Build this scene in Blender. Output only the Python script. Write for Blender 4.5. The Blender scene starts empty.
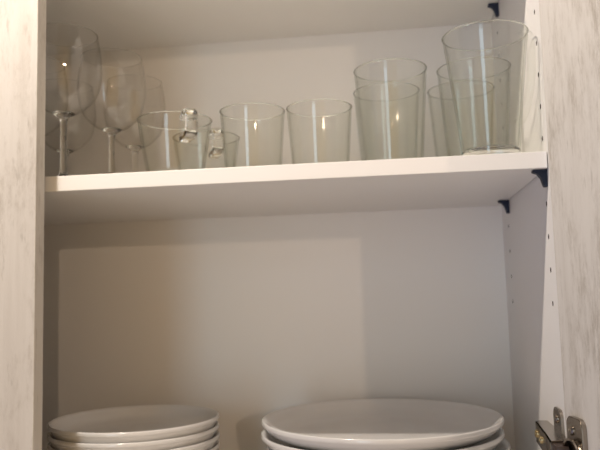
import bpy, bmesh, math, random
from mathutils import Vector, Matrix

random.seed(4)
S = 0.01            # all builder dimensions are in centimetres
sc = bpy.context.scene
COL = sc.collection

# ------------------------------------------------------------------ camera
cam_d = bpy.data.cameras.new('camera')
cam = bpy.data.objects.new('camera', cam_d)
COL.objects.link(cam)
CX, CY, CZ = -15.1357, -66.6228, -13.1393
YAW, PITCH, ROLL = -0.126113673, 0.101890546, -0.0272757135
fw = Vector((math.sin(YAW) * math.cos(PITCH), math.cos(YAW) * math.cos(PITCH), math.sin(PITCH)))
rt = Vector((math.cos(YAW), -math.sin(YAW), 0))
up = rt.cross(fw)
c_, s_ = math.cos(ROLL), math.sin(ROLL)
r2 = c_ * rt + s_ * up
u2 = -s_ * rt + c_ * up
cam.matrix_world = Matrix(((r2.x, u2.x, -fw.x, CX * S), (r2.y, u2.y, -fw.y, CY * S),
                           (r2.z, u2.z, -fw.z, CZ * S), (0, 0, 0, 1)))
cam_d.sensor_width = 36.0
cam_d.lens = 707.7 / 600 * 36.0
cam_d.clip_start = 0.01
cam_d.dof.use_dof = True
cam_d.dof.focus_distance = 0.60
cam_d.dof.aperture_fstop = 9.0
sc.camera = cam

# ------------------------------------------------------------------ light
world = bpy.data.worlds.new('room_light')
sc.world = world
world.use_nodes = True
wt = world.node_tree
wt.nodes['Background'].inputs[1].default_value = 1.0


def room_glow(base, lobes):
    """Soft ambient light of the dim kitchen: an even base plus broad lobes (direction, colour)."""
    L = wt.links.new
    tc = wt.nodes.new('ShaderNodeTexCoord')
    acc = wt.nodes.new('ShaderNodeRGB')
    acc.outputs[0].default_value = (*base, 1)
    last = acc.outputs[0]
    for d, col, power in lobes:
        dot = wt.nodes.new('ShaderNodeVectorMath')
        dot.operation = 'DOT_PRODUCT'
        L(tc.outputs['Generated'], dot.inputs[0])
        dot.inputs[1].default_value = Vector(d).normalized()
        mx = wt.nodes.new('ShaderNodeMath')
        mx.operation = 'MAXIMUM'
        mx.inputs[1].default_value = 0.0
        L(dot.outputs['Value'], mx.inputs[0])
        pw = wt.nodes.new('ShaderNodeMath')
        pw.operation = 'POWER'
        pw.inputs[1].default_value = power
        L(mx.outputs[0], pw.inputs[0])
        sc_ = wt.nodes.new('ShaderNodeVectorMath')
        sc_.operation = 'SCALE'
        sc_.inputs[0].default_value = col
        L(pw.outputs[0], sc_.inputs['Scale'])
        ad = wt.nodes.new('ShaderNodeVectorMath')
        ad.operation = 'ADD'
        L(last, ad.inputs[0])
        L(sc_.outputs[0], ad.inputs[1])
        last = ad.outputs[0]
    L(last, wt.nodes['Background'].inputs[0])


BASE = (0.015, 0.015, 0.015)
LOBES = [((-0.9, -1, -0.7), (0.27, 0.28, 0.52), 4), ((0.9, -1, -0.7), (0.28, 0.15, 0.05), 4),
         ((0, -1, 0), (0.62, 0.38, 0.10), 4), ((0, -0.55, -1), (0.60, 0.53, 0.38), 4)]
room_glow(BASE, LOBES)


def lamp(name, kind, loc, energy, color, size=0.05, size_y=None, target=None):
    d = bpy.data.lights.new(name, kind)
    d.energy = energy
    d.color = color
    if kind == 'AREA':
        d.shape = 'RECTANGLE'
        d.size = size
        d.size_y = size_y or size
    else:
        d.shadow_soft_size = size
    o = bpy.data.objects.new(name, d)
    o.location = [v * S for v in loc]
    if target:
        o.rotation_euler = (Vector(target) - Vector(loc)).to_track_quat('-Z', 'Y').to_euler()
    COL.objects.link(o)
    return o


lamp('pendant_lamp_light', 'POINT', (126, -400, 48), 70, (1.0, 0.74, 0.52), 0.02)
lamp('window_light', 'AREA', (-97, -300, -4), 14.4, (0.56, 0.81, 1.0), 0.58, 1.9, (-30, 30, -4))
lamp('ceiling_spot_light', 'POINT', (-51.6, -27.6, 60), 29, (1.0, 0.88, 0.76), 0.015)

sc.view_settings.view_transform = 'Standard'
sc.view_settings.look = 'None'
sc.view_settings.gamma = 1
sc.view_settings.exposure = -0.03
sc.cycles.transparent_max_bounces = 64
sc.cycles.max_bounces = 16
sc.cycles.transmission_bounces = 12
sc.cycles.sample_clamp_indirect = 6.0
sc.cycles.blur_glossy = 0.3


# ------------------------------------------------------------------ materials
def new_mat(name):
    m = bpy.data.materials.new(name)
    m.use_nodes = True
    return m, m.node_tree, m.node_tree.nodes['Principled BSDF']


def plain(name, color, rough=0.4, metal=0.0, spec=0.5, bump=0.0, scale=300):
    m, nt, b = new_mat(name)
    b.inputs['Base Color'].default_value = (*color, 1)
    b.inputs['Roughness'].default_value = rough
    b.inputs['Metallic'].default_value = metal
    b.inputs['Specular IOR Level'].default_value = spec
    tc = nt.nodes.new('ShaderNodeTexCoord')
    n = nt.nodes.new('ShaderNodeTexNoise')
    n.inputs['Scale'].default_value = scale
    n.inputs['Detail'].default_value = 3
    nt.links.new(tc.outputs['Object'], n.inputs['Vector'])
    mp = nt.nodes.new('ShaderNodeMapRange')
    mp.inputs['To Min'].default_value = max(0.02, rough - 0.04)
    mp.inputs['To Max'].default_value = rough + 0.04
    nt.links.new(n.outputs['Fac'], mp.inputs['Value'])
    nt.links.new(mp.outputs['Result'], b.inputs['Roughness'])
    if bump:
        bp = nt.nodes.new('ShaderNodeBump')
        bp.inputs['Strength'].default_value = bump
        bp.inputs['Distance'].default_value = 0.0003
        nt.links.new(n.outputs['Fac'], bp.inputs['Height'])
        nt.links.new(bp.outputs['Normal'], b.inputs['Normal'])
    return m


MELAMINE = plain('white_melamine', (0.82, 0.80, 0.775), 0.38, spec=0.35, bump=0.12, scale=500)
BACKBOARD = plain('white_back_board', (0.79, 0.77, 0.745), 0.42, spec=0.35, bump=0.1, scale=500)
PORCELAIN = plain('glazed_porcelain', (0.68, 0.67, 0.66), 0.16, spec=0.5, scale=60)
NAVY = plain('dark_navy_plastic', (0.012, 0.018, 0.04), 0.5, spec=0.3)
NICKEL = plain('nickel_plated_steel', (0.36, 0.32, 0.275), 0.24, metal=1.0)
BRASS = plain('brass_screw', (0.62, 0.50, 0.28), 0.25, metal=1.0)
CAVITY = plain('dark_cavity_shade', (0.045, 0.028, 0.022), 0.5)  # dark tone painted in as shade of pin holes and hinge channel
PLASTER = plain('wall_plaster', (0.62, 0.60, 0.56), 0.8, bump=0.3, scale=80)


def wood(name, patch, streak, amount):
    m, nt, b = new_mat(name)
    L = nt.links.new
    tc = nt.nodes.new('ShaderNodeTexCoord')

    def noise(sx, sy, sz, detail, rough=0.6, off=0.0):
        mp = nt.nodes.new('ShaderNodeMapping')
        mp.inputs['Scale'].default_value = (sx, sy, sz)
        mp.inputs['Location'].default_value = (off, off, off)
        n = nt.nodes.new('ShaderNodeTexNoise')
        n.inputs['Scale'].default_value = 1
        n.inputs['Detail'].default_value = detail
        n.inputs['Roughness'].default_value = rough
        L(tc.outputs['Object'], mp.inputs['Vector'])
        L(mp.outputs['Vector'], n.inputs['Vector'])
        return n

    def ramp(node, a, bb):
        r = nt.nodes.new('ShaderNodeMapRange')
        r.inputs['From Min'].default_value = a
        r.inputs['From Max'].default_value = bb
        L(node.outputs[0], r.inputs['Value'])
        return r

    def mult(a, bb):
        q = nt.nodes.new('ShaderNodeMath')
        q.operation = 'MULTIPLY'
        L(a.outputs[0], q.inputs[0])
        L(bb.outputs[0], q.inputs[1])
        return q
    patches = ramp(noise(patch, patch, patch * 0.3, 6, 0.75), 0.45, 0.62)      # blotches drawn out along the grain
    fine = ramp(noise(streak, streak, streak * 0.3, 6, 0.8, 3.1), 0.40, 0.62)     # fine streaks
    wide = ramp(noise(60, 60, 3.0, 3, 0.6, 7.7), 0.46, 0.70)       # broad soft streaks
    spots = ramp(noise(150, 150, 30, 3, 0.6, 11.0), 0.62, 0.72)    # small knots
    m1 = mult(patches, fine)

    def mix(fac, k, ca, cb):
        x = nt.nodes.new('ShaderNodeMix')
        x.data_type = 'RGBA'
        q = nt.nodes.new('ShaderNodeMath')
        q.operation = 'MULTIPLY'
        q.inputs[1].default_value = k
        L(fac.outputs[0], q.inputs[0])
        L(q.outputs[0], x.inputs['Factor'])
        if isinstance(ca, tuple):
            x.inputs[6].default_value = (*ca, 1)
        else:
            L(ca.outputs[2], x.inputs[6])
        x.inputs[7].default_value = (*cb, 1)
        return x
    x1 = mix(wide, 0.55, (0.63, 0.60, 0.56), (0.52, 0.485, 0.44))
    x2 = mix(m1, amount, x1, (0.37, 0.33, 0.28))
    x3 = mix(spots, 0.4, x2, (0.30, 0.27, 0.23))
    L(x3.outputs[2], b.inputs['Base Color'])
    b.inputs['Roughness'].default_value = 0.5
    b.inputs['Specular IOR Level'].default_value = 0.3
    bp = nt.nodes.new('ShaderNodeBump')
    bp.inputs['Strength'].default_value = 0.25
    bp.inputs['Distance'].default_value = 0.0004
    L(fine.outputs[0], bp.inputs['Height'])
    L(bp.outputs['Normal'], b.inputs['Normal'])
    return m


WOOD = wood('whitewashed_wood', 30, 110, 0.95)
WOOD_PALE = wood('whitewashed_wood_pale', 34, 170, 0.7)


def thin_glass(name, mid, edge, power=6.0):
    """Blown glass wall: clear straight on, tinted and more mirror-like where the wall is seen edge-on."""
    m = bpy.data.materials.new(name)
    m.use_nodes = True
    nt = m.node_tree
    nt.nodes.clear()
    L = nt.links.new
    out = nt.nodes.new('ShaderNodeOutputMaterial')
    mx = nt.nodes.new('ShaderNodeMixShader')
    tr = nt.nodes.new('ShaderNodeBsdfTransparent')
    gl = nt.nodes.new('ShaderNodeBsdfGlossy')
    gl.inputs['Roughness'].default_value = 0.018
    fr = nt.nodes.new('ShaderNodeFresnel')
    fr.inputs['IOR'].default_value = 1.45
    geo = nt.nodes.new('ShaderNodeNewGeometry')
    lw = nt.nodes.new('ShaderNodeLayerWeight')
    lw.inputs['Blend'].default_value = 0.5
    p = nt.nodes.new('ShaderNodeMath')
    p.operation = 'POWER'
    p.inputs[1].default_value = power
    L(lw.outputs['Facing'], p.inputs[0])
    c = nt.nodes.new('ShaderNodeMix')
    c.data_type = 'RGBA'
    c.inputs[6].default_value = (*mid, 1)
    c.inputs[7].default_value = (*edge, 1)
    L(p.outputs[0], c.inputs['Factor'])
    L(c.outputs[2], tr.inputs['Color'])
    # Schlick: 0.04 + 0.96 * facing^5, softened
    f = nt.nodes.new('ShaderNodeMath')
    f.operation = 'MULTIPLY_ADD'
    f.inputs[1].default_value = 0.45
    f.inputs[2].default_value = 0.04
    L(p.outputs[0], f.inputs[0])
    L(f.outputs[0], mx.inputs[0])
    L(tr.outputs[0], mx.inputs[1])
    L(gl.outputs[0], mx.inputs[2])
    L(mx.outputs[0], out.inputs[0])
    nt.nodes.remove(fr)
    nt.nodes.remove(geo)
    return m


GLASS = thin_glass('thin_clear_glass', (0.986, 0.989, 0.978), (0.60, 0.62, 0.56))
CRYSTAL = thin_glass('thin_wine_glass', (0.994, 0.993, 0.990), (0.84, 0.83, 0.80))

SOLID, nt_, b_ = new_mat('solid_clear_glass')
b_.inputs['Base Color'].default_value = (0.97, 0.975, 0.96, 1)
b_.inputs['Transmission Weight'].default_value = 1.0
b_.inputs['Roughness'].default_value = 0.02
b_.inputs['IOR'].default_value = 1.47


# ------------------------------------------------------------------ helpers
def obj(name, bm, mat, parent=None, smooth=True, angle=35):
    me = bpy.data.meshes.new(name)
    bmesh.ops.recalc_face_normals(bm, faces=bm.faces)
    if smooth:
        lim = math.radians(angle)
        for f in bm.faces:
            f.smooth = True
        for e in bm.edges:
            if len(e.link_faces) == 2 and e.calc_face_angle(0) > lim:
                e.smooth = False
    bm.to_mesh(me)
    bm.free()
    me.materials.append(mat)
    o = bpy.data.objects.new(name, me)
    COL.objects.link(o)
    if parent:
        o.parent = parent
    return o


def empty(name, loc):
    o = bpy.data.objects.new(name, None)
    o.empty_display_size = 0.02
    o.location = [v * S for v in loc]
    COL.objects.link(o)
    return o


def tag(o, label=None, cat=None, group=None, kind=None):
    for k, v in (('label', label), ('category', cat), ('group', group), ('kind', kind)):
        if v:
            o[k] = v
    return o


def box(x0, x1, y0, y1, z0, z1, bevel=0.0, seg=2, bm=None):
    b = bmesh.new()
    bmesh.ops.create_cube(b, size=1)
    for v in b.verts:
        v.co = Vector(((x0 + x1) / 2 + v.co.x * (x1 - x0), (y0 + y1) / 2 + v.co.y * (y1 - y0),
                       (z0 + z1) / 2 + v.co.z * (z1 - z0))) * S
    if bevel:
        bmesh.ops.bevel(b, geom=list(b.edges), offset=bevel * S, segments=seg, profile=0.5, affect='EDGES')
    return merge(b, bm)


def merge(b, bm):
    if bm is None:
        return b
    me = bpy.data.meshes.new('tmp')
    b.to_mesh(me)
    b.free()
    bm.from_mesh(me)
    bpy.data.meshes.remove(me)
    return bm


def lathe(prof, n=72, bm=None):
    b = bmesh.new()
    rings = []
    for r, z in prof:
        if r <= 1e-6:
            rings.append([b.verts.new((0, 0, z * S))])
        else:
            rings.append([b.verts.new((r * S * math.cos(2 * math.pi * i / n), r * S * math.sin(2 * math.pi * i / n), z * S))
                          for i in range(n)])
    for a, c in zip(rings, rings[1:]):
        for i in range(n):
            j = (i + 1) % n
            if len(a) == 1 and len(c) == 1:
                continue
            if len(a) == 1:
                b.faces.new((a[0], c[i], c[j]))
            elif len(c) == 1:
                b.faces.new((a[i], a[j], c[0]))
            else:
                b.faces.new((a[i], a[j], c[j], c[i]))
    return merge(b, bm)


def spline(pts, n=6):
    """Catmull-Rom through tuples."""
    out = []
    P = [tuple(2 * a - c for a, c in zip(pts[0], pts[1]))] + list(pts) + [tuple(2 * a - c for a, c in zip(pts[-1], pts[-2]))]
    for k in range(1, len(P) - 2):
        p0, p1, p2, p3 = P[k - 1:k + 3]
        for i in range(n):
            t = i / n
            out.append(tuple(0.5 * (2 * b + (c - a) * t + (2 * a - 5 * b + 4 * c - d) * t * t + (3 * b - a - 3 * c + d) * t ** 3)
                             for a, b, c, d in zip(p0, p1, p2, p3)))
    out.append(tuple(pts[-1]))
    return out


def strap(path, w, t, rot=0.0, bm=None, flat=True, n=20):
    """Sweep a rounded rectangle (w across, t thick) along a path in the x-z plane, then turn it about z."""
    b = bmesh.new()
    rings = []
    P = [Vector((x, 0, z)) for x, z in path]
    for i, p in enumerate(P):
        d = (P[min(i + 1, len(P) - 1)] - P[max(i - 1, 0)]).normalized()
        side = Vector((0, 1, 0))
        nrm = d.cross(side)
        ring = []
        for k in range(n):
            a = 2 * math.pi * k / n
            ca, sa = math.cos(a), math.sin(a)
            e = 0.5 if flat else 0.85
            u = math.copysign(abs(ca) ** e, ca) * w / 2
            v = math.copysign(abs(sa) ** e, sa) * t / 2
            q = p + side * u + nrm * v
            ring.append(b.verts.new(q * S))
        rings.append(ring)
    for r0, r1 in zip(rings, rings[1:]):
        for k in range(n):
            b.faces.new((r0[k], r0[(k + 1) % n], r1[(k + 1) % n], r1[k]))
    b.faces.new(rings[0])
    b.faces.new(rings[-1])
    bmesh.ops.rotate(b, verts=b.verts, cent=(0, 0, 0), matrix=Matrix.Rotation(rot, 3, 'Z'))
    return merge(b, bm)


def copy_thing(o, loc, rotz=0.0):
    c = o.copy()
    COL.objects.link(c)
    c.location = [v * S for v in loc]
    c.rotation_euler = (0, 0, rotz)
    for ch in list(o.children):
        d = ch.copy()
        COL.objects.link(d)
        d.parent = c
    return c


# ------------------------------------------------------------------ setting
w = obj('wall_back', box(-260, 190, 32.6, 42, -160, 120), PLASTER, smooth=False)
tag(w, 'plain plastered kitchen wall behind the cabinet', 'wall', kind='structure')

# ------------------------------------------------------------------ cabinet carcass
BACK = 30.9                     # front face of the back board
X0 = -96.8                      # inner face of the left side panel
ZB, ZT = -34.6, 53.4            # inner bottom / inner top
ROOT = (-48.4, 15, ZB - 1.6)
cab = empty('wall_cabinet', ROOT)
tag(cab, 'white wall cabinet with whitewashed wood doors, the right one standing open', 'cabinet')


def cpart(name, bm, mat, parent=None, **kw):
    """A part given in world centimetres, moved into the cabinet's own frame."""
    bmesh.ops.translate(bm, verts=bm.verts, vec=-Vector(ROOT) * S)
    return obj(name, bm, mat, parent or cab, **kw)


def side_panel(inner, outer, sgn):
    """Side panel with two rows of real shelf-pin holes drilled 1 cm deep."""
    bm = box(min(inner, outer), max(inner, outer), 0, BACK + 0.5, ZB - 1.6, ZT + 1.6, 0.05)
    o = cpart('side_panel', bm, MELAMINE, smooth=False)
    cut = bmesh.new()
    for y in (3.7, 26.3):
        for k in range(-4, 14):
            if k in (0, 8):
                continue        # carries a shelf support
            z = -1.585 + 3.2 * k
            q = bmesh.new()
            bmesh.ops.create_cone(q, cap_ends=True, segments=20, radius1=0.25 * S, radius2=0.25 * S, depth=2.0 * S,
                                  matrix=Matrix.Translation((Vector((inner, y, z)) - Vector(ROOT)) * S) @ Matrix.Rotation(math.pi / 2, 4, 'Y'))
            merge(q, cut)
    bmesh.ops.recalc_face_normals(cut, faces=cut.faces)
    me = bpy.data.meshes.new('drill')
    cut.to_mesh(me)
    cut.free()
    me.materials.append(CAVITY)  # hole walls get a dark colour that stands for the shade inside
    d = bpy.data.objects.new('drill', me)
    COL.objects.link(d)
    d.parent = cab
    md = o.modifiers.new('holes', 'BOOLEAN')
    md.operation = 'DIFFERENCE'
    md.solver = 'EXACT'
    md.material_mode = 'TRANSFER'
    md.object = d
    bpy.context.view_layer.update()
    dg = bpy.context.evaluated_depsgraph_get()
    new = bpy.data.meshes.new_from_object(o.evaluated_get(dg))
    o.modifiers.clear()
    o.data = new
    bpy.data.objects.remove(d)
    return o


side_panel(0.0, 1.6, -1)
side_panel(X0, X0 - 1.6, 1)
cpart('back_panel', box(X0 - 1.2, 1.2, BACK, BACK + 0.5, ZB - 1.2, ZT + 1.2), BACKBOARD, smooth=False)
cpart('bottom_panel', box(X0, 0, 0.1, BACK, ZB - 1.6, ZB, 0.05), MELAMINE, smooth=False)
cpart('top_panel', box(X0, 0, 0.1, BACK, ZT, ZT + 1.6, 0.05), MELAMINE, smooth=False)

# doors ------------------------------------------------------------------
DZ0, DZ1 = ZB - 1.4, ZT + 1.4
dl = cpart('door', box(-98.2, -49.25, -2.0, -0.2, DZ0, DZ1, 0.08), WOOD_PALE, smooth=False)
dl['label'] = 'closed left door of whitewashed wood'
A = math.radians(9.7)           # open almost 100 degrees
bm = box(0, 1.8, -49.5, 0, DZ0, DZ1, 0.08)
dr = obj('door', bm, WOOD, cab, smooth=False)
dr['label'] = 'open right door of whitewashed wood, inner face'
dr.location = ((-0.5 - ROOT[0]) * S, (-0.5 - ROOT[1]) * S, -ROOT[2] * S)
dr.rotation_euler = (0, 0, A)

# hinge ------------------------------------------------------------------
HZ = -27.2
hg = empty('hinge', (0, 0, 0))
hg.parent = cab
hg.location = ((0 - ROOT[0]) * S, (4 - ROOT[1]) * S, (HZ - ROOT[2]) * S)
hg['label'] = 'nickel plated concealed hinge at the right door'


def hpart(name, bm, mat, parent=None, **kw):
    bmesh.ops.translate(bm, verts=bm.verts, vec=-Vector((0, 4, HZ)) * S)
    return obj(name, bm, mat, hg, **kw)


def plate(y0, y1, z0, z1, x0, x1, r, n=8, bm=None):
    """Flat rounded plate standing in the y-z plane between x0 and x1."""
    b = bmesh.new()
    pts = []
    for cy, cz, a0 in ((y1 - r, z1 - r, 0), (y0 + r, z1 - r, 90), (y0 + r, z0 + r, 180), (y1 - r, z0 + r, 270)):
        for i in range(n + 1):
            a = math.radians(a0 + 90 * i / n)
            pts.append((cy + r * math.cos(a), cz + r * math.sin(a)))
    lo = [b.verts.new(Vector((x0, y, z)) * S) for y, z in pts]
    hi = [b.verts.new(Vector((x1, y, z)) * S) for y, z in pts]
    b.faces.new(lo)
    b.faces.new(hi)
    for i in range(len(pts)):
        j = (i + 1) % len(pts)
        b.faces.new((lo[i], lo[j], hi[j], hi[i]))
    bmesh.ops.recalc_face_normals(b, faces=b.faces)
    es = [e for e in b.edges if abs(e.verts[0].co.x - e.verts[1].co.x) < 1e-7]
    bmesh.ops.bevel(b, geom=es, offset=min(0.06, abs(x1 - x0) * 0.3) * S, segments=2, affect='EDGES')
    return merge(b, bm)


def screw_head(at, r, h, axis_rot, bm=None):
    b = lathe([(0, 0), (r, 0), (r, h * 0.5), (r * 0.75, h), (r * 0.3, h), (r * 0.25, h * 0.55), (0, h * 0.5)], 24)
    bmesh.ops.transform(b, matrix=Matrix.Translation(Vector(at) * S) @ axis_rot, verts=b.verts)
    return merge(b, bm)


TO_LEFT = Matrix.Rotation(-math.pi / 2, 4, 'Y')
# cross-shaped mounting plate on the side panel
bm = plate(2.1, 5.3, HZ - 3.1, HZ + 3.1, -0.28, 0, 0.9)
plate(1.9, 8.8, HZ - 0.85, HZ + 0.85, -0.75, 0, 0.3, bm=bm)
hpart('mounting_plate', bm, NICKEL)
for dz in (2.1, -2.1):
    hpart('screw', screw_head((-0.26, 3.7, HZ + dz), 0.42, 0.22, TO_LEFT), NICKEL)
# arm: a channel of folded steel, open towards the side panel, raised at its front end
path = [(-0.9, 9.2), (-1.35, 8.7), (-1.5, 6.0), (-1.75, 2.0), (-2.0, -0.9)]
b = bmesh.new()
hw, th = 1.0, 0.14
for (xa, ya), (xb, yb) in zip(path, path[1:]):
    # web
    for z0, z1, xo in ((HZ - hw, HZ + hw, 0.0),):
        vs = [b.verts.new(Vector(q) * S) for q in ((xa, ya, z0), (xb, yb, z0), (xb, yb, z1), (xa, ya, z1),
                                                  (xa + th, ya, z0), (xb + th, yb, z0), (xb + th, yb, z1), (xa + th, ya, z1))]
        for f in ((0, 1, 2, 3), (4, 5, 6, 7), (0, 1, 5, 4), (2, 3, 7, 6), (0, 3, 7, 4), (1, 2, 6, 5)):
            b.faces.new([vs[i] for i in f])
    # flanges above and below
    for z in (HZ - hw, HZ + hw - th):
        vs = [b.verts.new(Vector(q) * S) for q in ((xa, ya, z), (xb, yb, z), (min(-0.1, xb + 1.9), yb, z), (min(-0.1, xa + 1.5), ya, z),
                                                  (xa, ya, z + th), (xb, yb, z + th), (min(-0.1, xb + 1.9), yb, z + th), (min(-0.1, xa + 1.5), ya, z + th))]
        for f in ((0, 1, 2, 3), (4, 5, 6, 7), (0, 1, 5, 4), (1, 2, 6, 5), (2, 3, 7, 6), (3, 0, 4, 7)):
            b.faces.new([vs[i] for i in f])
hpart('arm', b, NICKEL, smooth=False)
for y, x, r in ((7.6, -1.42, 0.42), (4.6, -1.6, 0.36)):
    o = hpart('screw', screw_head((x, y, HZ), r, 0.22, TO_LEFT), BRASS)
    o['label'] = 'brass adjusting screw'
# cup in the door with its flange, turned with the door
DM = Matrix.Translation(Vector((-0.5, -0.5, 0)) * S) @ Matrix.Rotation(A, 4, 'Z')
b = plate(-4.4, -1.3, HZ - 3.4, HZ + 3.4, -0.45, 0, 0.8)
q = lathe([(0, -1.1), (1.35, -1.1), (1.45, -0.9), (1.5, 0.55), (1.7, 0.6), (1.72, 0.45), (1.6, 0.3)], 40)
bmesh.ops.transform(q, matrix=Matrix.Translation(Vector((-0.35, -2.9, HZ)) * S) @ TO_LEFT, verts=q.verts)
merge(q, b)
bmesh.ops.transform(b, matrix=DM, verts=b.verts)
hpart('cup', b, NICKEL)
for dz in (2.25, -2.25):
    q = screw_head((-0.43, -2.4, HZ + dz), 0.42, 0.2, TO_LEFT)
    bmesh.ops.transform(q, matrix=DM, verts=q.verts)
    hpart('screw', q, NICKEL)
# links between arm and cup, coloured dark for the shade inside the channel
b = box(-1.85, -0.5, -1.6, 1.4, HZ - 0.78, HZ + 0.78, 0.12)
hpart('link', b, CAVITY)
b = box(-1.8, -0.75, -2.7, -0.4, HZ - 0.82, HZ + 0.82, 0.1)
hpart('link', b, CAVITY)

# shelves ------------------------------------------------------------------
def shelf(z, label):
    o = obj('shelf', box(-48.3, 48.3, -14.55, 14.55, -1.6, 0, 0.06), MELAMINE, smooth=False)
    o.location = (-48.4 * S, (1.8 + 14.55) * S, z * S)
    tag(o, label, 'shelf', 'shelves of the cabinet')
    return o


shelf(0, 'white shelf carrying the row of clear glasses')
shelf(25.6, 'white shelf at the top of the cabinet, above the glasses, seen from below')


# shelf supports ------------------------------------------------------------
def support_bm():
    b = bmesh.new()
    prof = [(0, 0), (-1.25, 0), (-1.3, -0.1), (-1.2, -0.26), (-0.85, -0.4), (-0.55, -0.85), (-0.36, -1.5), (-0.28, -1.65), (0, -1.65)]
    for y0, y1, pr in ((-0.35, 0.35, prof),):
        lo = [b.verts.new(Vector((x, y0, z)) * S) for x, z in pr]
        hi = [b.verts.new(Vector((x, y1, z)) * S) for x, z in pr]
        b.faces.new(lo)
        b.faces.new(hi)
        for i in range(len(pr)):
            j = (i + 1) % len(pr)
            b.faces.new((lo[i], lo[j], hi[j], hi[i]))
    # wider seat under the shelf
    box(-1.3, 0, -0.5, 0.5, -0.22, 0, 0.06, bm=b)
    return b


def support(x, y, z, flip, label):
    o = empty('shelf_support', (x, y, z))
    obj('bracket', support_bm(), NAVY, o, smooth=False)
    peg = bmesh.new()
    bmesh.ops.create_cone(peg, cap_ends=True, segments=16, radius1=0.22 * S, radius2=0.22 * S, depth=0.9 * S,
                          matrix=Matrix.Translation((0.4 * S, 0, -1.0 * S)) @ Matrix.Rotation(math.pi / 2, 4, 'Y'))
    obj('peg', peg, NAVY, o)
    if flip:
        o.rotation_euler = (0, 0, math.pi)
    tag(o, label, 'shelf support', 'dark shelf supports')
    return o


support(-0.02, 2.9, -1.61, False, 'dark navy plastic shelf support under the glasses shelf, at its front right corner')
support(-0.02, 25.0, -1.61, False, 'dark navy plastic shelf support under the glasses shelf, at its back right corner')
support(-0.02, 24.4, 23.99, False, 'dark navy plastic shelf support under the top shelf, behind the tall glass jug')

# ------------------------------------------------------------------ plates
def plate_profile(R, H, f):
    """Coupe plate: flat to the fraction f of its radius, then a rounded rising wall."""
    w = R * (1 - f)
    r0 = R - w
    inner = spline([(0, 0.50), (r0 * 0.5, 0.50), (r0 * 0.96, 0.54), (r0 + w * 0.36, 0.80), (r0 + w * 0.66, 1.28), (R - w * 0.12 - 0.06, H - 0.28), (R - 0.13, H - 0.02)], 6)
    outer = spline([(R, H - 0.10), (R, H - 0.42), (R - 0.2, H - 0.66), (r0 + w * 0.76, 1.0), (r0 + w * 0.42, 0.36), (r0, 0.16)], 6)
    k = r0 / 9.0
    foot = [(8.3 * k, 0.12), (8.1 * k, 0.0), (7.6 * k, 0.0), (7.4 * k, 0.18), (0, 0.2)]
    return inner + outer + foot


def stack(R, H, f, n, pitch, cx, cy, z0, name, labels, group, shifts):
    proto = None
    for i in range(n):
        dx, dy = shifts[i]
        loc = (cx + dx, cy + dy, z0 + i * pitch)
        if proto is None:
            o = obj(name, lathe(plate_profile(R, H, f), 128), PORCELAIN, angle=60)
            o.location = [v * S for v in loc]
            proto = o
        else:
            o = proto.copy()
            COL.objects.link(o)
            o.location = [v * S for v in loc]
            o.rotation_euler = (0, 0, 0.7 * i)
        tag(o, labels[i], 'plate', group)


LEFT = ['bottom', 'second from the bottom', 'fourth from the top', 'third from the top', 'second from the top', 'topmost']
RIGHT = ['bottom', 'second from the bottom', 'third from the top', 'second from the top', 'topmost']
stack(9.75, 2.5, 0.70, 6, 1.1, -45.6, 15.2, ZB, 'side_plate',
      ['small white porcelain plate, %s of the left stack' % q for q in LEFT], 'small plates in the left stack',
      [(0, 0), (0.02, 0), (-.02, .02), (0.02, 0.02), (-0.03, 0.0), (0, 0)])
stack(13.35, 2.4, 0.69, 5, 1.4, -16.95, 15.2, ZB, 'dinner_plate',
      ['large white porcelain plate, %s of the right stack' % q for q in RIGHT], 'large plates in the right stack',
      [(0, 0), (0.1, 0), (0.5, 0.0), (-0.08, -0.1), (0, 0)])


# ------------------------------------------------------------------ glassware
def vessel(prof_out, t, base, n=80):
    """Closed wall from an outer profile going up, with a thick bottom."""
    out = spline(prof_out, 5)
    inner = [(max(0.05, r - t), z) for r, z in out if z > base + 0.25]
    rl, zl = out[-1]
    rim = [(rl - t * 0.25, zl + t * 0.35), (rl - t * 0.75, zl + t * 0.35)]
    r_in, z_in = inner[0]
    bottom = [(r_in - 0.12, base + 0.06), (r_in - 0.4, base), (0, base)]
    return lathe([(0, 0.12), (out[0][0] - 0.5, 0.10), (out[0][0] - 0.3, 0.0)] + out + rim + inner[::-1] + bottom, n)


# tumblers
TUMB = [(2.95, 0.0), (3.08, 0.15), (3.15, 1.2), (3.4, 4.6), (3.63, 7.75)]
def rim_bead(r, z, t=0.085):
    """Fire-polished lip: a slim solid ring on the top of the wall."""
    return lathe([(r - t + 2 * t * 0.5 * (1 - math.cos(a)) - 0.02, z + t * 0.5 * math.sin(a)) for a in
                  [2 * math.pi * k / 10 for k in range(10)] + [0]], 96)


def drinking_glass(name, prof, base, x, y, label, group, proto):
    if proto is None:
        o = empty(name, (x, y, 0))
        obj('body', vessel(prof, 0.16, base), GLASS, o, angle=50)
        obj('rim', rim_bead(prof[-1][0], prof[-1][1]), SOLID, o, angle=80)
    else:
        o = copy_thing(proto, (x, y, 0))
    return tag(o, label, 'glass', group)


tb = drinking_glass('tumbler', TUMB, 0.7, -29.9, 10.0, 'short clear glass tumbler right of the handled cups, left of the two short tumblers', 'short clear tumblers', None)
drinking_glass('tumbler', TUMB, 0.7, -22.38, 10.2, 'short clear glass tumbler beside the tall glasses, right of the two short tumblers', 'short clear tumblers', tb)

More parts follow.
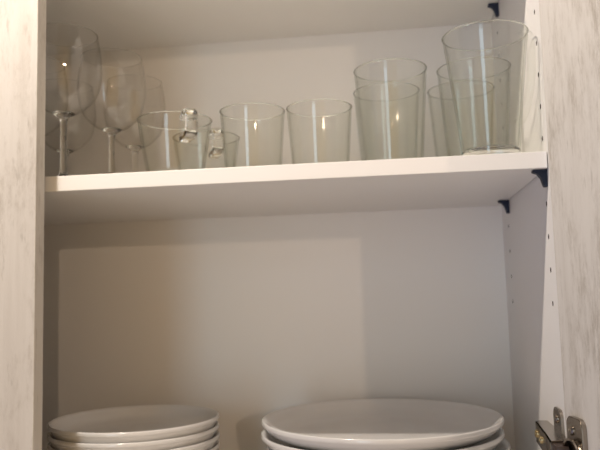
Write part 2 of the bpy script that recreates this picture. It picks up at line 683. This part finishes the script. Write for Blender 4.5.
# tall glasses
TALL = [(3.05, 0.0), (3.2, 0.15), (3.28, 1.5), (3.7, 7.0), (4.08, 12.15)]
first = None
for x, y, lab in ((-14.36, 12.2, 'tall clear drinking glass in front, right after the short tumblers'),
                  (-4.95, 13.7, 'tall clear drinking glass in front, directly behind the handled jug'),
                  (-14.86, 20.7, 'tall clear drinking glass at the back, seen through the front left tall glass'),
                  (-5.6, 22.0, 'tall clear drinking glass at the back right, left edge beside the handled jug')):
    o = drinking_glass('tall_glass', TALL, 0.9, x, y, lab, 'tall clear drinking glasses', first)
    first = first or o

# handled jug at the front right
jug = empty('glass_jug', (-4.8, 4.8, 0))
tag(jug, 'tall tapered clear glass jug with a handle, front right corner of the shelf', 'jug')
obj('body', vessel([(2.65, 0.0), (2.82, 0.12), (2.86, 0.9), (3.2, 4.2), (3.7, 8.6), (4.22, 12.7)], 0.17, 1.0), GLASS, jug, angle=50)
obj('rim', rim_bead(4.22, 12.7, 0.09), SOLID, jug, angle=80)
obj('base', lathe([(0, 0.12), (2.3, 0.12), (2.45, 0.02), (2.7, 0.02), (2.8, 0.14), (2.83, 0.8), (2.66, 0.94), (0, 0.9)], 80), SOLID, jug, angle=50)
hp = spline([(4.05, 11.6), (4.7, 11.7), (5.05, 11.0), (5.05, 9.0), (4.8, 6.6), (4.25, 4.4), (3.65, 3.3), (3.12, 3.1)], 5)
obj('handle', strap(hp, 0.95, 0.45, math.radians(-42)), GLASS, jug)

# handled cups
def cup(x, y, rot, label, proto=None):
    if proto is None:
        o = empty('glass_cup', (x, y, 0))
        obj('body', vessel([(2.5, 0.0), (2.75, 0.12), (3.05, 0.7), (3.45, 2.6), (3.85, 5.0), (4.17, 7.25)], 0.2, 0.8), GLASS, o, angle=50)
        obj('rim', rim_bead(4.17, 7.25, 0.1), SOLID, o, angle=80)
        hp = spline([(4.05, 6.5), (4.6, 6.85), (5.4, 6.95), (5.9, 6.75), (6.05, 6.2), (6.05, 5.6), (6.05, 5.1), (5.85, 4.65), (5.3, 4.45), (4.5, 4.4), (3.74, 4.35)], 5)
        obj('handle', strap(hp, 1.35, 0.8), SOLID, o)
        o.rotation_euler = (0, 0, rot)
    else:
        o = copy_thing(proto, (x, y, 0), rot)
    return tag(o, label, 'cup', 'clear glass cups with handles')


cp = cup(-38.9, 10.0, math.radians(-56), 'clear glass cup with a thick handle, in front beside the wine glasses')
cup(-37.7, 19.4, math.radians(-62), 'clear glass cup behind the front handled cup, its lower handle showing', cp)

# wine glasses
def wine(x, y, label, proto=None, rot=0.0):
    if proto is None:
        o = empty('wine_glass', (x, y, 0))
        out = spline([(0.42, 7.2), (0.9, 7.55), (2.2, 8.25), (3.5, 9.7), (4.05, 11.8), (4.08, 13.2), (3.95, 14.8), (3.62, 16.7)], 6)
        t = 0.1
        out = [(r, z) for r, z in out if r > 1.15]
        r0, z0 = out[0]
        inner = [(r - t, z + 0.06) for r, z in out]
        obj('bowl', lathe(out + [(3.57, 16.74)] + inner[::-1] + [out[0]], 80), CRYSTAL, o, angle=50)
        obj('rim', rim_bead(3.62, 16.7, 0.04), SOLID, o, angle=80)
        # the solid drop of glass that joins bowl and stem belongs to the stem
        st = spline([(0.9, 0.42), (0.5, 0.9), (0.38, 1.8), (0.36, 4.0), (0.37, 6.2), (0.45, 7.1), (0.75, 7.4), (r0 - 0.02, z0 - 0.02)], 5)
        obj('stem', lathe([(0, 0.42)] + st + [(r0 - 0.12, z0 + 0.07), (0.6, 7.85), (0, 7.8)], 40), SOLID, o, angle=60)
        obj('foot', lathe([(0, 0.0), (3.3, 0.0), (3.42, 0.06), (3.3, 0.14), (2.0, 0.22), (1.2, 0.34), (0.9, 0.415), (0, 0.415)], 72), SOLID, o, angle=50)
    else:
        o = copy_thing(proto, (x, y, 0), rot)
    return tag(o, label, 'wine glass', 'clear wine glasses')


wg = wine(-50.3, 6.0, 'large clear wine glass in front, right beside the closed door')
wine(-48.15, 14.3, 'clear wine glass standing second, between the front wine glass and handled cup', wg)
wine(-48.9, 24.2, 'clear wine glass at the back, its stem just left of the handled cup', wg)
wine(-58.4, 14.6, 'clear wine glass half hidden behind the closed left door', wg)
wine(-58.8, 24.0, 'clear wine glass at the back left, seen through the front wine glass', wg)
